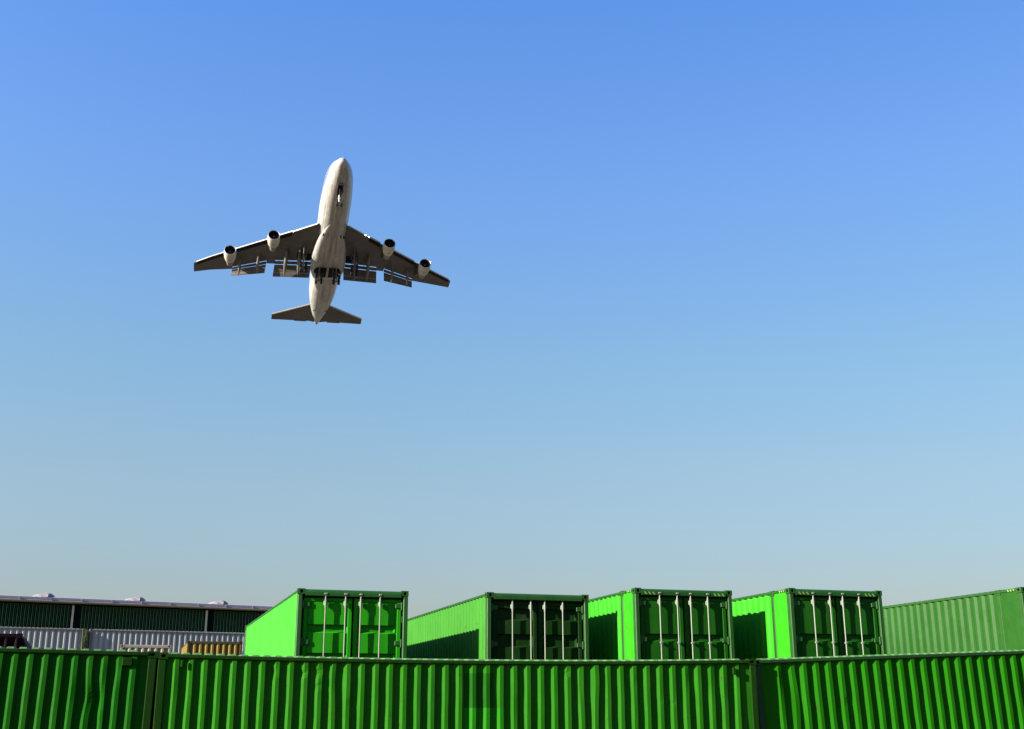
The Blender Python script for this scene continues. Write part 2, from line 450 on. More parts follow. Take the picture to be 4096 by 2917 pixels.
# slightly uneven corrugation spacing
s2 = STARTS2 = [0.0]*42
import json
s2 = json.loads('[0.2413, 0.4964, 0.7531, 1.0113, 1.271, 1.5321, 1.7946, 2.0585, 2.3237, 2.5901, 2.8578, 3.1268, 3.3969, 3.6681, 3.9404, 4.2139, 4.4883, 4.7638, 5.0403, 5.3178, 5.5962, 5.8755, 6.1557, 6.4367, 6.7187, 7.0014, 7.285, 7.5694, 7.8545, 8.1404, 8.4271, 8.7145, 9.0027, 9.2915, 9.5811, 9.8714, 10.1624, 10.454, 10.7464, 11.0394, 11.3332, 11.6276]'); p2 = [s2[i+1]-s2[i] for i in range(41)]+[.285]
m_f2 = paint('green_paint_front', (.0105,.092,.0024), (.017,.10,.006), streak=.35, rough=.7, spec=.05, bump=.25, seed=1,
    patches=((5.78,6.40,1.75,2.40,(.004,.050,.002),.75),(5.78,6.62,.3,1.742,(.010,.125,.003),.75),(4.85,5.35,1.2,2.45,(.010,.075,.005),.5)))
m_f2f = paint('green_frame_front', (.004,.024,.0012), (.009,.034,.003), streak=.9, rough=.65, spec=.04, bump=.5, rustamt=.6, seed=2)
d2 = mk_dent([(2.05,2.30,.07,.12,.03,.015),(2.95,2.33,.05,.10,.035,.03),(3.25,2.15,.10,.35,.018,-.02),(2.95,2.05,.06,.05,.015,.01),
  (8.2,2.2,.09,.5,.022,-.03),(8.55,2.2,.09,.5,-.01,.035),(11.2,2.25,.12,.35,.03,.03),(11.6,2.1,.15,.7,.03,.03),(10.6,2.2,.08,.25,.02,.02),
  (10.1,2.15,.05,.1,.018,.01),(9.5,2.2,.06,.1,.015,.01),(.45,2.1,.1,.5,.02,.02),(3.6,1.75,.07,.05,.012,0),(6.9,1.7,.1,.3,.008,.008),(2.62,2.28,.05,.06,.03,.02),(9.9,1.75,.035,.05,.02,.0),(10.2,1.72,.035,.05,.02,.0),(4.4,1.5,.04,.06,.012,.006),(7.9,2.34,.05,.07,.03,-.02)])
fr2 = container('shipping_container', 'middle green container of the front row; its ribs are dented near the top', (m_f2, m_f2f, m_f2), floc(F2o), YAW, 12.192, HF, scale=FS, roofm=m_rf,
    group=GF, front=(s2, p2), vents=((.40,2.47,.055,.13),(11.62,2.40,.07,.15)), zfun=sag, nz=44, dent=d2, depth=.050)
m_f1 = paint('green_paint_front_left', (.0025,.058,.0006), (.013,.065,.005), streak=.6, rough=.7, spec=.05, bump=.3, seed=8)
m_f1f = paint('green_frame_front_left', (.0035,.019,.0012), (.006,.024,.002), streak=.9, rough=.65, spec=.04, bump=.5, seed=9)
s1 = [-2.54+.2501*i for i in range(-2, 9)]
Lf1 = 12.192
F1r = Vector(F2o)+U*(-.06); F1o = F1r-U*Lf1
s1 = [Lf1+.06-2.54+.2501*i for i in range(-30, 9)]
p1 = [.26]*len(s1)
d1 = mk_dent([(Lf1-1.05,1.75,.12,.22,.06,.06),(Lf1-1.0,1.2,.15,.5,.02,.05),(Lf1-1.25,1.9,.1,.3,.03,.02),(Lf1-.75,2.2,.1,.2,.02,.01)])
s1 = [a for a in s1 if a < Lf1-.44]; p1 = [.255]*len(s1)
fr1 = container('shipping_container', 'darker green container at the left end of the front row, cut off by the frame', (m_f1, m_f1f, m_f1), floc(F1o, .22), YAW, Lf1, HF, scale=FS, roofm=m_rf,
    group=GF, tilt=rad(.95), front=(s1, p1), vents=((Lf1-.60,2.46,.18,.15),), nz=36, dent=d1, depth=.050)
m_f3 = paint('green_paint_front_right', (.007,.084,.0008), (.009,.09,.0012), streak=.35, rough=.7, spec=.05, bump=.25, seed=13)
m_f3f = paint('green_frame_front_right', (.004,.027,.0012), (.007,.036,.002), streak=.8, rough=.55, spec=.3, bump=.4, seed=14)
F3x = 12.30
s3 = [12.7957-F3x+.3062*i for i in range(38)]
d3 = mk_dent([(.75,2.1,.18,.5,.05,.02),(.95,1.7,.12,.6,.04,.08),(3.2,1.9,.12,.3,.006,.01),(2.2,1.65,.06,.1,.012,.01)])
F3o = Vector(F2o)+U*F3x+V*.10
fr3 = container('shipping_container', 'bright green container at the right end of the front row, running out of frame', (m_f3, m_f3f, m_f3), floc(F3o, -.005), YAW, 12.192, HF, scale=FS, roofm=m_rf,
    group=GF, tilt=rad(-2.25), front=(s3, [.3062]*38), nz=36, dent=d3, depth=.050)

# ---------------------------------------------------------------- second row (door ends towards the camera)
GB = 'green containers of the second row'
def endon(nm, label, mats, C, H, L, sc=1.0, **k):
    k['scale'] = sc; o = (Vector((C[0], C[1], 0))+U*W)*sc
    base = EYE+(C[2]-H)*sc
    return container(nm, label, mats, (o.x, o.y, base), YAW+pi/2, L, H, door_at=0, group=GB, **k)
def greens(tag, side, frame, dr, seed, rough=.55, spec=.12, **k):
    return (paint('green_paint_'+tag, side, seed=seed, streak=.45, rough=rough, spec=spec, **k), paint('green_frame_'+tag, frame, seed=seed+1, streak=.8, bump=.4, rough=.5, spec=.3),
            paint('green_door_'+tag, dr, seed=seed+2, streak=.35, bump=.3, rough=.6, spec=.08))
# bar fractions run from the right-hand edge (y=0) to the left-hand edge
BY = (.258,.435,.572,.751)
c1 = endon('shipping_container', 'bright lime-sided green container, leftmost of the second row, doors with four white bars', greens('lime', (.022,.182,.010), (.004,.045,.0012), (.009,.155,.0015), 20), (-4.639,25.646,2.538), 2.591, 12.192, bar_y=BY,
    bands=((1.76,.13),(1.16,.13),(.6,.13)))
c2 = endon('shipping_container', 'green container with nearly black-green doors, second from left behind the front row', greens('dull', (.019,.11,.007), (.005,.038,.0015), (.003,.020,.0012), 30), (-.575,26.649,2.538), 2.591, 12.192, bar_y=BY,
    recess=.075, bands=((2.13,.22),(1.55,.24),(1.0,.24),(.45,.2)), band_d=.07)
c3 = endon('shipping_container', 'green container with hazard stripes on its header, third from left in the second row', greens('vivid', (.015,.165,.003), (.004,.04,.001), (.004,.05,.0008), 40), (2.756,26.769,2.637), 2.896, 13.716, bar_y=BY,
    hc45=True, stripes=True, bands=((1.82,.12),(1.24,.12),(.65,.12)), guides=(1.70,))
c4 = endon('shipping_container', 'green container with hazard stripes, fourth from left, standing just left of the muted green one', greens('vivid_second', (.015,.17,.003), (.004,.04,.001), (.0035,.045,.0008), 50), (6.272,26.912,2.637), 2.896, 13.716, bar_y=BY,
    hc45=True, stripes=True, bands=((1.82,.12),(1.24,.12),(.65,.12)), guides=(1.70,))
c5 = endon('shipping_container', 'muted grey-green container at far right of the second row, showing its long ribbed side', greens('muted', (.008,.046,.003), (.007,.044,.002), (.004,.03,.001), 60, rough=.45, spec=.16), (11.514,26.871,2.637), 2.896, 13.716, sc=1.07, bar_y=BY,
    hc45=True, stripes=True, guides=(1.70,))

# ---------------------------------------------------------------- background containers
m_wh = paint('white_paint', (.195,.205,.205), (.235,.24,.225), streak=.2, rough=.5, spec=.3, rustamt=.66, seed=70)
m_whf = paint('white_frame', (.11,.11,.10), (.14,.14,.12), streak=.8, rustamt=.6, seed=71)
YW = .463; UW = Vector((cos(YW), sin(YW), 0))
W2o = Vector((-21.42, 60.66, EYE+4.0-2.896))
container('shipping_container', 'white container with rust spots behind the yellow one, right of the mossy joint', (m_wh, m_whf, m_wh), tuple(W2o), YW, 12.192, 2.896, group='white containers by the warehouse', depth=.05)
W1o = W2o - UW*(12.192+.18)
container('shipping_container', 'white container left of the mossy joint, behind the maroon skip', (m_wh, m_whf, m_wh), tuple(W1o), YW, 12.192, 2.896, group='white containers by the warehouse', depth=.05)
m_moss = paint('mossy_cladding', (.05,.055,.02), (.02,.05,.006), streak=1, rustamt=.55, seed=75)
mo = MB(); mo.M = Matrix.Translation(W2o) @ Matrix.Rotation(YW, 4, 'Z')
mo.box(-.36, -.04, -.07, -.01, 0.0, 2.83, c=.01)
for i in range(26):
    x = random.uniform(-.36, -.1); z = random.uniform(.6, 2.6); mo.box(x, x+random.uniform(.03,.09), -.09, -.065, z, z+random.uniform(.1,.5), c=.01)
mo = mo.build('joint_cover', m_moss); mo['label'] = 'mossy green upright strip over the joint between the white containers'; mo['category'] = 'cover strip'
m_cr = paint('cream_paint', (.13,.115,.09), seed=80, streak=.5)
container('shipping_container', 'small cream container end on, low in front of the white containers', (m_cr, m_cr, m_cr), (-15.55, 47.55, EYE-.259), YAW+0.0, 6.058, 2.76, width=2.438, group='far small containers') if False else None
def far_end(label, mat, fmat, A, top, base, wd, L=6.058):
    """a container whose plain end wall faces the camera; A = left top corner seen"""
    H = top-base; o = Vector((A[0], A[1], 0))+U*wd
    return container('shipping_container', label, (mat, fmat, mat), (o.x, o.y, EYE+base), YAW+pi/2, L, H, width=wd, group='containers end on before the white ones')
far_end('cream container end on, low in front of the white containers', m_cr, m_cr, (-15.55,47.6), 2.53, -.259, 1.95)
m_ye = paint('yellow_paint', (.105,.066,.0006), (.12,.08,.002), streak=.9, rustamt=.6, seed=84)
m_yef = paint('yellow_frame', (.02,.02,.004), (.015,.025,.004), streak=1, rustamt=.5, seed=85)
far_end('rusty yellow container end on, left of the lime-sided green one', m_ye, m_yef, (-14.15,52.2), 2.92, -.259, 2.36)
m_bl = paint('blue_paint', (.004,.004,.06), seed=88)
far_end('dark blue container, a sliver between the yellow container and the lime green one', m_bl, m_bl, (-8.72,39.5), 1.95, -.259, 2.438, L=1.8)
# maroon skip with a sloping end
m_ma = paint('maroon_paint', (.004,.001,.003), (.006,.002,.005), streak=.6, seed=90, rustamt=.9, spec=.03)
m_mal = paint('skip_rib_paint', (.007,.005,.007), seed=91, spec=.03, rustamt=.9)
sk = thing('skip_bin', 'dark maroon ribbed skip with a sloping end, at the left edge', 'skip', mat=Matrix.Translation((-14.75, 35.94, EYE-.259)) @ Matrix.Rotation(YAW, 4, 'Z'))
mb = MB(); Hs = 2.2+.259; Ls = 6.2
pf = [(-Ls,0),(-Ls,Hs),(0,Hs),(Hs*.66,0)]
mb.loft([[(x, y, z) for x, z in pf] for y in (0, 2.3)]); mb.build('body', m_ma, sk)
mb = MB()
for i in range(21):
    x = -.10-i*.29; mb.loft([[(x-.045,-.0,z),(x-.02,-.05,z),(x+.02,-.05,z),(x+.045,-.0,z)] for z in (.1, Hs-.09)], closed=True)
mb.build('rib', m_mal, sk)
mb = MB(); mb.box(-Ls, .03, -.06, .02, Hs-.08, Hs+.03, c=.01); mb.box(-.10, .06, -.075, -.061, Hs-.1, Hs+.04, c=.004); mb.build('top_rail', m_ma, sk)

# ---------------------------------------------------------------- warehouse
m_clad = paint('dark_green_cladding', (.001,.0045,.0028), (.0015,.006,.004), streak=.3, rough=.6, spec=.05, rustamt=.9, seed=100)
m_rib_lit = paint('cladding_rib', (.05,.13,.055), streak=.2, rustamt=.9, seed=101)  # sunlit rib slope painted in, far lighter than the cladding around it
m_fas = paint('lilac_roof_trim', (.35,.285,.39), (.41,.34,.44), streak=.1, rough=.5, rustamt=.9, seed=102)
m_gut = paint('beige_gutter', (.24,.225,.16), (.28,.265,.20), streak=.3, rustamt=.9, seed=103)
m_sky = plain('skylight_plastic', (.17,.16,.165), .5, spec=.3)
m_post = paint('post_paint', (.50,.48,.36), streak=.3, rustamt=.9, seed=104)
YWH = .524; UH = Vector((cos(YWH), sin(YWH), 0))
Zt = 7.5+EYE
wo = Vector((-34.47, 79.82, 0))-UH*30
wh = thing('warehouse', 'long dark green ribbed warehouse with lilac roof edge behind the containers', 'warehouse', mat=Matrix.Translation(wo) @ Matrix.Rotation(YWH, 4, 'Z'))
LW = 56; b0 = 30
bay0 = b0+(-30.3+34.47)/cos(YWH)      # first post visible
bw = 9.32
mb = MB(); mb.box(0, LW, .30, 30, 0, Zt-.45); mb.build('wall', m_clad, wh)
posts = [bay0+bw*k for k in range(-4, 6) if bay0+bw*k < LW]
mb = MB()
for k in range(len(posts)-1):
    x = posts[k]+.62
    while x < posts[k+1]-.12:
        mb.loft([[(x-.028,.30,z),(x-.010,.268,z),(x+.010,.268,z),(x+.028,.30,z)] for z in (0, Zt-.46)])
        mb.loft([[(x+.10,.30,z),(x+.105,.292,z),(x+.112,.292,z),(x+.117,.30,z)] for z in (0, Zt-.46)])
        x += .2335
mb.build('cladding_ribs', m_rib_lit, wh)
for x in posts:
    mb = MB(); mb.box(x-.065, x+.065, .17, .299, 0, Zt-.46, c=.01); mb.build('downpipe', m_post, wh)
mb = MB(); mb.box(-.2, LW+.2, -.42, .35, Zt-.36, Zt-.22, c=.03); mb.build('gutter', m_gut, wh)
mb = MB(); mb.box(-.2, LW+.2, -.40, .3, Zt-.205, Zt-.02, c=.02)
mb.loft([[(x,-.30,Zt-.02),(x,30.3,Zt-.02),(x,15,Zt+.12)] for x in (-.2, LW+.2)])
mb.build('roof', m_fas, wh)
mb = MB()
x = .9
while x < LW: mb.box(x-.02, x+.02, -.425, -.401, Zt-.21, Zt-.05); x += 2.02
mb.build('trim_joint', m_gut, wh)
for xx in (b0+2.9, b0+9.05, b0+15.05):
    mb = MB(); rings = []
    N = 22
    for j in range(8):
        e = j/7*pi/2; ring = []
        for i in range(N):
            t = 2*pi*i/N; r = cos(e)*(1+.12*sin(5*t+xx)*sin(3*e)+.08*sin(9*t+j))
            ring.append((xx+.55*r*cos(t)*(1.5 if cos(t) < 0 else 1), .15+.55*r*sin(t), Zt-.02+.29*sin(e)*(1+.06*sin(4*t+xx*2))*(1+.12*cos(t))))
        rings.append(ring)
    mb.loft(rings, cap0=False); mb.build('roof_skylight', m_sky, wh, smooth=True)

# ---------------------------------------------------------------- airliner
RP = Matrix([[-0.221704, -0.972796, -0.067203], [0.946661, -0.23125, 0.224401], [-0.233837, -0.013868, 0.972177]])
TP = Vector((-41.4099, 246.0688, 99.3126))+Vector((0, 0, EYE))
MP = Matrix.Translation(TP) @ RP.to_4x4() @ Matrix.Translation((-34, 0, 0))
jet = thing('airliner', 'white four-engine airliner with gear and flaps down, seen from below in the sky', 'airplane', mat=MP)

def jetpaint():
    m, n, b = newmat('airliner_paint'); tc = n.nodes.new('ShaderNodeTexCoord').outputs['Object']
    sp = n.nodes.new('ShaderNodeSeparateXYZ'); n.links.new(tc, sp.inputs[0]); X, Y_, Z_ = sp.outputs
    c = mixc(n, ramp(n, noise(n, mapping(n, tc, (.25,1.2,1.2)), 1.5, 6, .6), .38, .68, 0, .9), (.345,.342,.32), (.20,.19,.165))
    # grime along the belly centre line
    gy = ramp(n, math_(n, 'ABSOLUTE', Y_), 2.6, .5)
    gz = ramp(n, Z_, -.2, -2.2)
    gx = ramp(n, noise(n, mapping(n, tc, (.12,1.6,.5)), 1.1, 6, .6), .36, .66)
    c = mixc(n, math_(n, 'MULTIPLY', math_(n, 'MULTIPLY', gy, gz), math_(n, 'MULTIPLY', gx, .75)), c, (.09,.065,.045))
    # upper livery band
    t1 = math_(n, 'GREATER_THAN', Z_, math_(n, 'ADD', ramp(n, X, 3.4, 6.0, .5, -.7), ramp(n, X, 9, 18, 0, 1.1))); t2 = math_(n, 'MULTIPLY', math_(n, 'GREATER_THAN', X, 3.4), math_(n, 'LESS_THAN', X, 60.5))
    lv = mixc(n, math_(n, 'GREATER_THAN', X, 44.0), (.10,.125,.125), (.11,.015,.025))
    c = mixc(n, math_(n, 'MULTIPLY', t1, t2), c, lv)
    # panel joints
    br = n.nodes.new('ShaderNodeTexBrick'); br.inputs['Scale'].default_value = 1; br.inputs['Mortar Size'].default_value = .05
    br.inputs['Brick Width'].default_value = 2.6; br.inputs['Row Height'].default_value = 1.15; br.inputs['Mortar Smooth'].default_value = .2
    n.links.new(tc, br.inputs['Vector'])
    c = mixc(n, math_(n, 'MULTIPLY', br.outputs['Fac'], .6), c, (.12,.09,.07))
    ring = math_(n, 'LESS_THAN', math_(n, 'ABSOLUTE', math_(n, 'SUBTRACT', X, 2.9)), .045)
    c = mixc(n, math_(n, 'MULTIPLY', ring, .6), c, (.2,.18,.16))
    n.links.new(c, b.inputs['Base Color']); b.inputs['Roughness'].default_value = .32; b.inputs['Specular IOR Level'].default_value = .5
    return m
def metalpaint(name, a, b_, rough=.45, sc=.8, stretch=(1,.4,1)):
    m, n, b = newmat(name); tc = n.nodes.new('ShaderNodeTexCoord').outputs['Object']
    c = mixc(n, ramp(n, noise(n, mapping(n, tc, stretch), sc, 7, .65), .38, .68), a, b_)
    n.links.new(c, b.inputs['Base Color']); b.inputs['Roughness'].default_value = rough; b.inputs['Specular IOR Level'].default_value = .35
    return m
J = jetpaint()
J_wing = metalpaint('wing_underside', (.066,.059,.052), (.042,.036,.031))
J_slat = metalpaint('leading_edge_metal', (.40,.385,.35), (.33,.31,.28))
J_gap_shade = plain('gap_and_shade_black', (.012,.012,.012), .8, spec=.1)  # near-black for gaps and vents, also the painted shade of the wheel wells
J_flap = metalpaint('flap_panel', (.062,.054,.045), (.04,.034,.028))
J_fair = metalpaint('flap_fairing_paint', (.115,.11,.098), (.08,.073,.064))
J_nac = metalpaint('nacelle_paint', (.40,.39,.32), (.33,.30,.24))
J_core = metalpaint('exhaust_core', (.22,.18,.14), (.12,.09,.07))
J_lip = plain('intake_lip_metal', (.55,.55,.55), .3, metal=.8)
J_dark = plain('intake_dark', (.008,.009,.010), .7, spec=.15)
J_tyre = plain('tyre_rubber', (.012,.012,.013), .75, spec=.2)
J_gear = plain('gear_metal', (.12,.115,.105), .4, spec=.5)
J_lamp = plain('landing_lamp', (.9,.9,.8), .3, emis=((1,.97,.85), 3))
J_spin_highlight = plain('spinner_highlight_paint', (.5,.55,.62), .4)  # pale colour for the painted spinner highlight

def fus_ring(x, w_, zb, zt, n=40, e=2.15):
    zc = (zb+zt)/2; h = (zt-zb)/2; r = []
    for i in range(n):
        t = 2*pi*i/n; c_, s_ = cos(t), sin(t)
        r.append((x, w_*abs(c_)**(2/e)*(1 if c_ > 0 else -1), zc+h*abs(s_)**(2/e)*(1 if s_ > 0 else -1)))
    return r
fs_ = [(0,.06,-1.2,-1.05),(.15,.42,-1.62,-.7),(.5,.70,-1.95,-.35),(1,1.0,-2.22,-.05),(2,1.44,-2.62,.5),(3,1.80,-2.92,1.2),(4.5,2.22,-3.22,2.3),(6.5,2.62,-3.5,3.3),(9,2.93,-3.7,4.0),(12,3.12,-3.83,4.2),
  (16,3.25,-3.87,4.2),(22,3.25,-3.87,4.0),(27,3.25,-3.87,3.6),(34,3.25,-3.87,3.5),(42,3.25,-3.87,3.5),(46,3.22,-3.72,3.5),(49,3.12,-3.38,3.5),(52,2.92,-2.86,3.48),(55,2.6,-2.2,3.44),(58,2.2,-1.45,3.38),(61,1.72,-.62,3.25),
  (63.5,1.25,.15,3.1),(65.5,.88,.8,2.95),(67,.62,1.3,2.8),(68.1,.42,1.65,2.6),(68.7,.2,1.9,2.4)]
def spline(tab, per=3):
    out = []
    for i in range(len(tab)-1):
        p0 = tab[max(i-1,0)]; p1 = tab[i]; p2_ = tab[i+1]; p3 = tab[min(i+2, len(tab)-1)]
        for k in range(per):
            t = k/per; row = [p1[0]+(p2_[0]-p1[0])*t]
            for q in range(1, len(p1)):
                m1 = (p2_[q]-p0[q])/max(p2_[0]-p0[0], 1e-6)*(p2_[0]-p1[0]); m2 = (p3[q]-p1[q])/max(p3[0]-p1[0], 1e-6)*(p2_[0]-p1[0])
                row.append((2*t**3-3*t*t+1)*p1[q]+(t**3-2*t*t+t)*m1+(-2*t**3+3*t*t)*p2_[q]+(t**3-t*t)*m2)
            out.append(tuple(row))
    out.append(tab[-1]); return out
fs_ = spline(fs_, 2)
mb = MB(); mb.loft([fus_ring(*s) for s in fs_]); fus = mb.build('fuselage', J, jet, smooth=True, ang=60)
# belly fairing
bf = [(17.0,.5,-3.86,-3.4),(20.0,1.5,-3.90,-2.9),(23.5,2.45,-3.97,-2.1),(27,3.15,-4.08,-1.3),(30.5,3.62,-4.28,-.85),(33,3.82,-4.43,-.7),(35.5,3.82,-4.45,-.7),(37.6,3.6,-4.35,-1.0),(38.9,3.32,-4.12,-1.6),(39.5,3.0,-3.95,-2.6)]
mb = MB(); mb.loft([fus_ring(*s, n=36, e=2.7) for s in spline(bf, 2)]); mb.build('belly_fairing', J, jet, smooth=True, ang=40)
# small intakes and scuffs under the belly
for (x, y) in ((22.6, 1.95), (22.9, -1.75), (23.6, -2.45)):
    mb = MB(); z = -3.80 if abs(y) < 2.2 else -3.45
    mb.loft([[(x-.9,y,z+.02),(x-.88,y+.02,z+.02),(x-.88,y,z-.0)], [(x+.25,y-.28,z+.05),(x+.25,y+.28,z+.05),(x+.25,y,z-.09)]]); mb.build('air_scoop', J_gap_shade, jet)
for sy in (1, -1):
    mb = MB(); mb.M = Matrix.Translation((56.6, sy*1.28, -1.52)) @ Matrix.Rotation(rad(-14), 4, 'Y') @ Matrix.Rotation(sy*rad(12), 4, 'Z')
    mb.box(-.16, .16, -.42, .42, -.10, -.02, c=.01); mb.build('outflow_vent', J_gap_shade, jet)
# keel and apu strake
mb = MB(); mb.loft([[(60.5,-.07,-.72),(60.5,.07,-.72),(60.5,.05,-.4),(60.5,-.05,-.4)],[(67.5,-.07,1.38),(67.5,.07,1.38),(67.5,.05,1.6),(67.5,-.05,1.6)]]); mb.build('tail_strake', J_fair, jet)

def airfoil(xl, xt, y, z, t, n=9):
    """closed section; z = underside level at mid chord"""
    c = xt-xl; up = []; lo = []
    for i in range(n+1):
        s = (1-cos(pi*i/n))/2
        th = t*c*(2.6*sqrt(s)*(1-s)*.6+.30*s*(1-s)+.004)
        up.append((xl+s*c, y, z+th*.75+.01)); lo.append((xl+s*c, y, z-th*.28+ .02*c*(1-s)*.3))
    return lo+up[::-1]
def wz(y): return -1.9+7.1/28*(abs(y)-3.2)
STN = [(0,18.0,34.6,.13),(3.3,21.35,35.35,.125),(7.4,25.7,37.2,.11),(11.5,29.9,39.05,.10),(11.52,29.92,40.5,.10),(13.35,31.9,41.25,.09),(13.37,31.92,40.15,.09),(21.0,39.75,46.4,.08),(21.02,39.77,47.3,.08),(26,44.95,50.1,.075),(30.9,49.8,52.95,.07)]
def lerp_le(y):
    for a, b in zip(STN, STN[1:]):
        if a[0] <= y <= b[0] and b[0] > a[0]: t = (y-a[0])/(b[0]-a[0]); return a[1]+(b[1]-a[1])*t
    return STN[-1][1]
def lerp_te(y):
    for a, b in zip(STN, STN[1:]):
        if a[0] <= y <= b[0] and b[0] > a[0]: t = (y-a[0])/(b[0]-a[0]); return a[2]+(b[2]-a[2])*t
    return STN[-1][2]
def P3(a, b, t): return Vector(a).lerp(Vector(b), t)
for sg in (1, -1):
    STN[-1] = (29.75, 49.2, 52.75, .07) if sg > 0 else (31.1, 50.0, 53.0, .07); TY = STN[-1][0]
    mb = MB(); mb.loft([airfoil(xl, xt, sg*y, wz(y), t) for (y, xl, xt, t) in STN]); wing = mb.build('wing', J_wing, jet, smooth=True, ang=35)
    # leading edge flaps: bright strip plus the dark gap behind it
    for (y0, y1) in ((3.35,8.1),(8.45,11.2),(13.4,20.4),(22.0,TY-.6)):
        mb = MB(); rings = []
        inner = y0 < 4
        for k in range(9):
            y = y0+(y1-y0)*k/8; x = lerp_le(y); z = wz(y); s = .80 if not inner else .55; q = 1-.35*(y/31)
            rings.append([(x-s*q,sg*y,z-.30*q),(x-s*q+.1,sg*y,z-.36*q),(x+.12,sg*y,z+.02),(x+.16,sg*y,z+.22),(x-.02,sg*y,z+.26),(x-s*q-.06,sg*y,z-.16*q)])
        mb.loft(rings); mb.build('leading_edge_flap', J_slat, wing, smooth=True, ang=50)
        if not inner:
            mb = MB(); rings = []
            for k in range(9):
                y = y0+(y1-y0)*k/8; x = lerp_le(y); z = wz(y); q = 1-.35*(y/31)
                rings.append([(x+.10,sg*y,z-.14),(x+1.25*q,sg*y,z-.22),(x+1.25*q,sg*y,z+.05),(x+.10,sg*y,z+.05)])
            mb.loft(rings); mb.build('flap_cavity', J_gap_shade, wing)
    # trailing edge flaps, fore / main / aft element each
    for (TEi, TEo, Bi, Bo, fr_) in (((35.4,3.5,-1.85),(39.0,11.5,.2),(39.15,3.9,-3.95),(42.55,11.87,-1.95),((.06,.24),(.29,.745),(.752,1.0))),
                              ((40.13,13.35,.66),(46.42,20.97,2.6),(42.9,13.7,-.9),(47.85,21.12,1.05),((.06,.285),(.33,.712),(.718,1.0)))):
        TEi = (TEi[0],sg*TEi[1],TEi[2]); TEo = (TEo[0],sg*TEo[1],TEo[2]); Bi = (Bi[0],sg*Bi[1],Bi[2]); Bo = (Bo[0],sg*Bo[1],Bo[2])
        for j, (a, b) in enumerate(fr_):
            mb = MB(); r = []
            bend = (.0, .0, .12)[j]
            for (A, B) in ((TEi, Bi), (TEo, Bo)):
                p, q = P3(A, B, a), P3(A, B, b); nrm = Vector((.55, 0, .83)); c = (q-p).length
                q = q+Vector((0,0,-bend*.3))
                r.append([p, p.lerp(q, .15)-nrm*.03*c, q, p.lerp(q, .6)+nrm*.07*c, p.lerp(q, .2)+nrm*.11*c, p+nrm*.04*c])
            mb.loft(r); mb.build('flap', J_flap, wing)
        # spar links bridging the slots
        mb = MB()
        for t in (.12,.35,.62,.88):
            p = P3(P3(TEi, TEo, t), P3(Bi, Bo, t), .0); q = P3(P3(TEi, TEo, t), P3(Bi, Bo, t), .42); mb.tube(p, q, .032, n=6)
        mb.build('flap_track', J_flap, wing)
    # flap track fairings
    for (a, b, r) in (((41.2,19.2,1.75),(45.95,19.5,-.25),.36),((38.3,15.25,.75),(43.1,15.45,-1.25),.38),((33.0,9.15,-.75),(41.0,9.35,-2.85),.50),((31.6,6.36,-1.5),(39.6,6.4,-3.7),.50)):
        mb = MB(); a = Vector((a[0],sg*a[1],a[2])); b = Vector((b[0],sg*b[1],b[2])); rings = []; q = (b-a).to_track_quat('Z','Y')
        for k in range(13):
            t = k/12; rr = r*max(.02, (sin(pi*min(1, t**.8)))**.75); c = a.lerp(b, t)+Vector((0,0,-.25*sin(pi*t)))
            rings.append([c+q @ Vector((rr*.85*cos(2*pi*i/12), rr*1.25*sin(2*pi*i/12), 0)) for i in range(12)])
        mb.loft(rings); mb.build('flap_track_fairing', J_fair, wing, smooth=True, ang=50)
    # winglet
    mb = MB(); r = []
    for k, (x0, x1, y, z) in enumerate(((50.0,52.7,TY-.08,wz(TY)+.05),(51.7,53.7,TY-.04,wz(TY)+1),(54.0,54.7,TY+.05,wz(TY)+2.3))):
        r.append([(x0,sg*y,z),(x0+.35*(x1-x0),sg*(y+.04),z),(x1,sg*y,z),(x0+.35*(x1-x0),sg*(y-.04),z)])
    mb.loft(r); mb.build('winglet', J_wing, wing)
    # landing lamps in the wing root
    for (y) in (7.45, 8.25):
        x = lerp_le(y); mb = MB(); mb.lathe([(0,.02),(.02,.11),(.08,.14),(.16,.12)], (x-.78, sg*y, wz(y)-.38), (1,0,.1), n=12, cap0=True, cap1=True); mb.build('landing_lamp', J_lamp, wing, smooth=True)
    # aileron hinge line
    mb = MB()
    rings = [[(lerp_te(y)-1.15,sg*y,wz(y)-.03),(lerp_te(y)-1.07,sg*y,wz(y)-.03),(lerp_te(y)-1.07,sg*y,wz(y)+.02),(lerp_te(y)-1.15,sg*y,wz(y)+.02)] for y in (21.5,24,27,29.3)]
    mb.loft(rings); mb.build('aileron_gap', J_gap_shade, wing)
    # wing gear well: black sheets paint in the unlit interior
    mb = MB(); mb.add([(32.6,sg*3.7,-2.02),(33.4,sg*6.9,-1.32),(35.6,sg*6.9,-1.30),(35.0,sg*3.7,-2.05)], [(0,1,2,3)])
    mb.add([(32.6,sg*3.7,-1.8),(33.4,sg*6.9,-1.1),(35.6,sg*6.9,-1.1),(35.0,sg*3.7,-1.8)], [(0,1,2,3)]); mb.build('wheel_well_shade', J_gap_shade, wing)

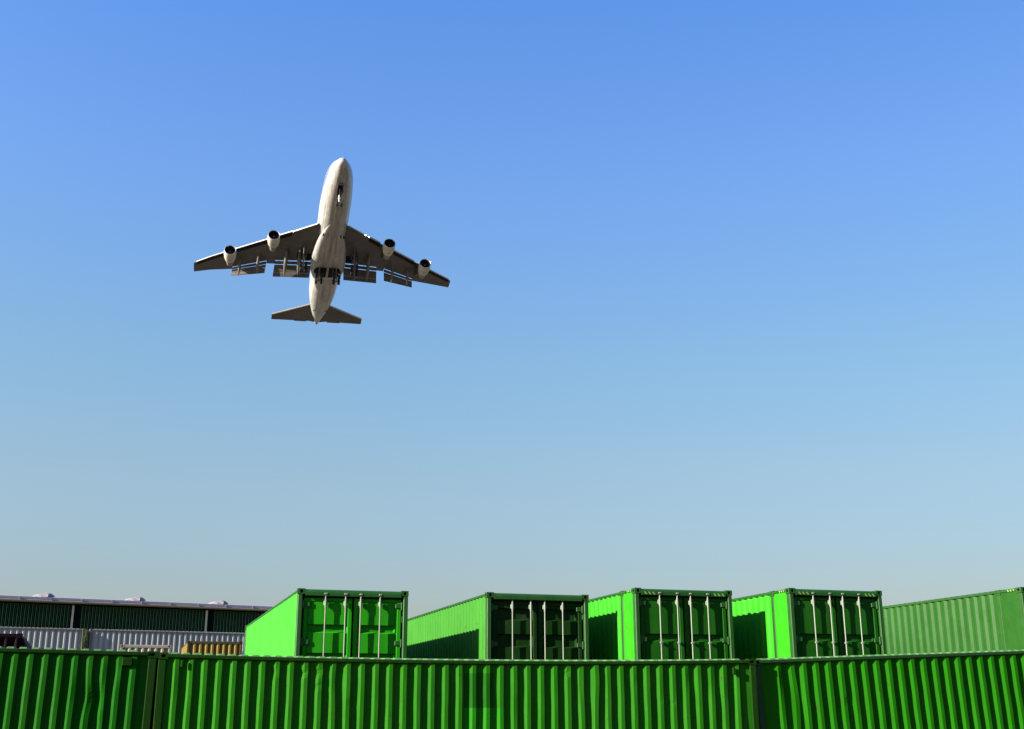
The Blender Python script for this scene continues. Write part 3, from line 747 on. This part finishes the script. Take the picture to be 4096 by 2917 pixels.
# engines
def engine(x, y, z):
    K = .87; ax = (1, 0, -.02)
    def LA(pr): return [(q*K, rr*K) for q, rr in pr]
    e = MB()
    e.lathe(LA([(.12,1.31),(.02,1.35),(-.02,1.39),(.06,1.44),(.35,1.49),(1.0,1.53),(1.8,1.53),(2.7,1.45),(3.5,1.31),(3.9,1.22),(3.88,1.14),(3.2,1.18)]), (x,y,z), ax, n=32)
    nac = e.build('engine', J_nac, jet, smooth=True, ang=40)
    m_ = MB(); m_.lathe(LA([(.14,1.305),(.01,1.345),(-.035,1.39),(.05,1.445),(.13,1.47)]), (x-.012,y,z), ax, n=32); m_.build('intake_lip', J_lip, nac, smooth=True, ang=60)
    m_ = MB(); m_.lathe(LA([(.13,1.30),(.6,1.26),(1.3,1.27)]), (x,y,z), ax, n=32); m_.lathe(LA([(1.25,1.28),(1.3,.4),(1.3,.0)]), (x,y,z), ax, n=32); m_.build('fan', J_dark, nac, smooth=True)
    m_ = MB(); m_.lathe(LA([(.75,.02),(.85,.14),(1.05,.27),(1.25,.36)]), (x,y,z), ax, n=16, cap0=True); m_.build('spinner', J_dark, nac, smooth=True)
    m_ = MB(); m_.lathe(LA([(.74,.03),(.755,.055),(.80,.085)]), (x-.02,y,z), ax, n=8, cap0=True); m_.build('spinner_highlight', J_spin_highlight, nac)  # highlight painted as a pale dot on the dark spinner
    m_ = MB(); m_.lathe(LA([(3.4,1.05),(3.9,1.0),(4.6,.93),(5.5,.82),(6.2,.66),(6.2,.5),(6.0,.45)]), (x,y,z), ax, n=24); m_.lathe(LA([(5.8,.42),(6.3,.38),(7.1,.06)]), (x,y,z), ax, n=16, cap1=True); m_.build('exhaust_nozzle', J_core, nac, smooth=True, ang=40)
    for s in (-.22, .22):
        m_ = MB(); m_.box(x+1.9, x+2.1, y+s*.85-.09, y+s*.85+.09, z-1.345, z-1.26, c=.01); m_.build('drain_vent', J_gap_shade, nac)
    # pylon
    yy = abs(y); xl = lerp_le(yy); m_ = MB(); zz = wz(yy); w2 = .2
    m_.loft([[(x+1.0,y+s*.12,z+1.25),(x+2.6,y+s*w2,z+1.0),(x+4.4,y+s*w2,z+.45),(xl+5.0,y+s*.08,zz-.12),(xl+1.0,y+s*w2,zz+.1),(xl-.6,y+s*.12,zz+.12)] for s in (-1, 1)])
    m_.build('pylon', J_fair, nac)
for sg in (1, -1):
    engine(22.95, sg*12.4, -4.4); engine(30.2, sg*21.4, -4.0)

# tail
for sg in (1, -1):
    mb = MB(); mb.loft([airfoil(xl, xt, sg*y, z, t) for (y, xl, xt, z, t) in ((.6,57.0,66.6,1.35,.10),(2.0,58.5,66.45,1.5,.09),(11.1,65.5,68.0,2.35,.08))])
    tp = mb.build('tailplane', J_wing, jet, smooth=True, ang=35)
    mb = MB(); rings = []
    for y in (2.2,5,8,10.8):
        t = (y-2)/9.1; xt = 66.45+1.55*t; c = (66.45-58.5)*(1-t)+2.5*t; z = 1.5+.85*t; rings.append([(xt-.28*c,sg*y,z-.035),(xt-.28*c+.09,sg*y,z-.04),(xt-.28*c+.09,sg*y,z+.03),(xt-.28*c,sg*y,z+.03)])
    mb.loft(rings); mb.build('elevator_gap', J_gap_shade, tp)
    mb = MB(); rings = []
    for y in (2.1,5,8,11.05):
        t = (y-2)/9.1; x = 58.5+7.0*t; z = 1.5+.85*t; rings.append([(x-.10,sg*y,z+.1),(x+.05,sg*y,z-.0),(x+.3,sg*y,z-.06),(x+.1,sg*y,z+.22)])
    mb.loft(rings); mb.build('leading_edge', J_slat, tp, smooth=True)
    mb = MB(); y0, y1 = 4.6, 4.9
    mb.box(66.6, 67.15, min(sg*2.6,sg*5.6), max(sg*2.6,sg*5.6), 1.72, 1.80); mb.build('elevator', J_wing, tp)
mb = MB(); rings = []
for (z, x0, x1, t) in ((2.9,54.0,66.2,.42),(4.6,56.4,66.9,.34),(13.2,64.6,69.6,.14)):
    rings.append([(x0,0,z),(x0+.3*(x1-x0),t,z),(x1,0,z),(x0+.3*(x1-x0),-t,z)])
mb.loft(rings); mb.build('fin', J, jet)

# landing gear
def wheel(m_, x, y, z, r=.66, w_=.27):
    m_.lathe([(-w_,r*.45),(-w_,r*.78),(-w_*.7,r*.97),(0,r),(w_*.7,r*.97),(w_,r*.78),(w_,r*.45)], (x,y,z), (0,1,0), n=20, cap0=True, cap1=True)
def bogie(x, y, z, ztop, ytop, tilt, nm='main_gear'):
    e = MB(); e.tube((x-.1,ytop,ztop), (x,y,z+.1), .20, .15, n=12); e.tube((x-1.9,ytop,ztop+.1), (x-.1,y,z+1.2), .09, n=8)
    e.tube((x+.3,ytop-(.9 if y > 0 else -.9)*1.0,ztop), (x,y,z+1.5), .09, n=8)
    c, s = cos(tilt), sin(tilt); ex = .74
    e.tube((x-ex*c,y,z-ex*s*-1), (x+ex*c,y,z-ex*s), .13, n=8)
    g = e.build(nm, J_gear, jet)
    for k in (-1, 1):
        xx = x+k*ex*c; zz = z-k*ex*s
        m_ = MB(); m_.tube((xx,y-.62,zz), (xx,y+.62,zz), .09, n=8); m_.build('axle', J_gear, g)
        for j in (-1, 1):
            m_ = MB(); wheel(m_, xx, y+j*.56, zz); m_.build('wheel', J_tyre, g, smooth=True, ang=50)
    return g
for sg in (1, -1):
    g = bogie(34.9, sg*1.95, -6.75, -3.9, sg*1.7, .35)
    m_ = MB(); m_.add([(33.2,sg*1.0,-4.5),(35.9,sg*1.0,-4.3),(35.9,sg*1.15,-5.5),(33.4,sg*1.15,-5.6)], [(0,1,2,3)]); m_.add([(33.2,sg*.95,-4.5),(35.9,sg*.95,-4.3),(35.9,sg*1.1,-5.5),(33.4,sg*1.1,-5.6)], [(0,1,2,3)]); m_.build('gear_door', J_wing, g)
    g = bogie(31.9, sg*5.6, -6.1, -1.6, sg*5.6, .45)
    m_ = MB(); m_.loft([[(30.9,sg*6.3,-1.7),(33.4,sg*6.3,-1.6),(33.1,sg*6.55,-3.8),(31.2,sg*6.55,-3.8)],[(30.9,sg*6.35,-1.7),(33.4,sg*6.35,-1.6),(33.1,sg*6.6,-3.8),(31.2,sg*6.6,-3.8)]]); m_.build('gear_door', J_fair, g)
mb = MB()
for sg in (1, -1): mb.loft([[(33.9,sg*.25,-4.49),(34.3,sg*2.5,-4.47),(35.6,sg*3.05,-4.40),(37.4,sg*2.6,-4.42),(37.9,sg*.25,-4.44)],[(33.9,sg*.25,-4.35),(34.3,sg*2.5,-4.32),(35.6,sg*3.05,-4.2),(37.4,sg*2.6,-4.2),(37.9,sg*.25,-4.2)]])
mb.build('wheel_well_shade', J_gap_shade, jet)  # black plates on the belly stand for the unlit well interior
e = MB(); e.tube((8.35,0,-3.6), (8.0,0,-6.1), .13, n=10); e.tube((6.3,0,-3.7), (8.0,0,-5.2), .07, n=8); e.tube((7.9,-.3,-4.9), (8.1,.3,-4.9), .05, n=6); e.tube((8.0,-.6,-6.2), (8.0,.6,-6.2), .08, n=8)
ng = e.build('nose_gear', plain('nose_strut_paint', (.36,.35,.32), .5), jet)
for j in (-1, 1):
    m_ = MB(); wheel(m_, 8.0, j*.46, -6.25, .62, .19); m_.build('wheel', J_tyre, ng, smooth=True, ang=50)
    m_ = MB(); m_.loft([[(5.0,j*.50,-3.45),(7.0,j*.50,-3.6),(6.9,j*.62,-4.7),(5.2,j*.62,-4.6)],[(5.0,j*.54,-3.45),(7.0,j*.54,-3.6),(6.9,j*.66,-4.7),(5.2,j*.66,-4.6)]]); m_.build('gear_door', J_fair if j > 0 else J_tyre, ng)
m_ = MB(); m_.box(5.0, 8.6, -.45, .45, -3.80, -3.30); m_.build('wheel_well_shade', J_gap_shade, ng)  # black box painted in as the shade of the nose gear well
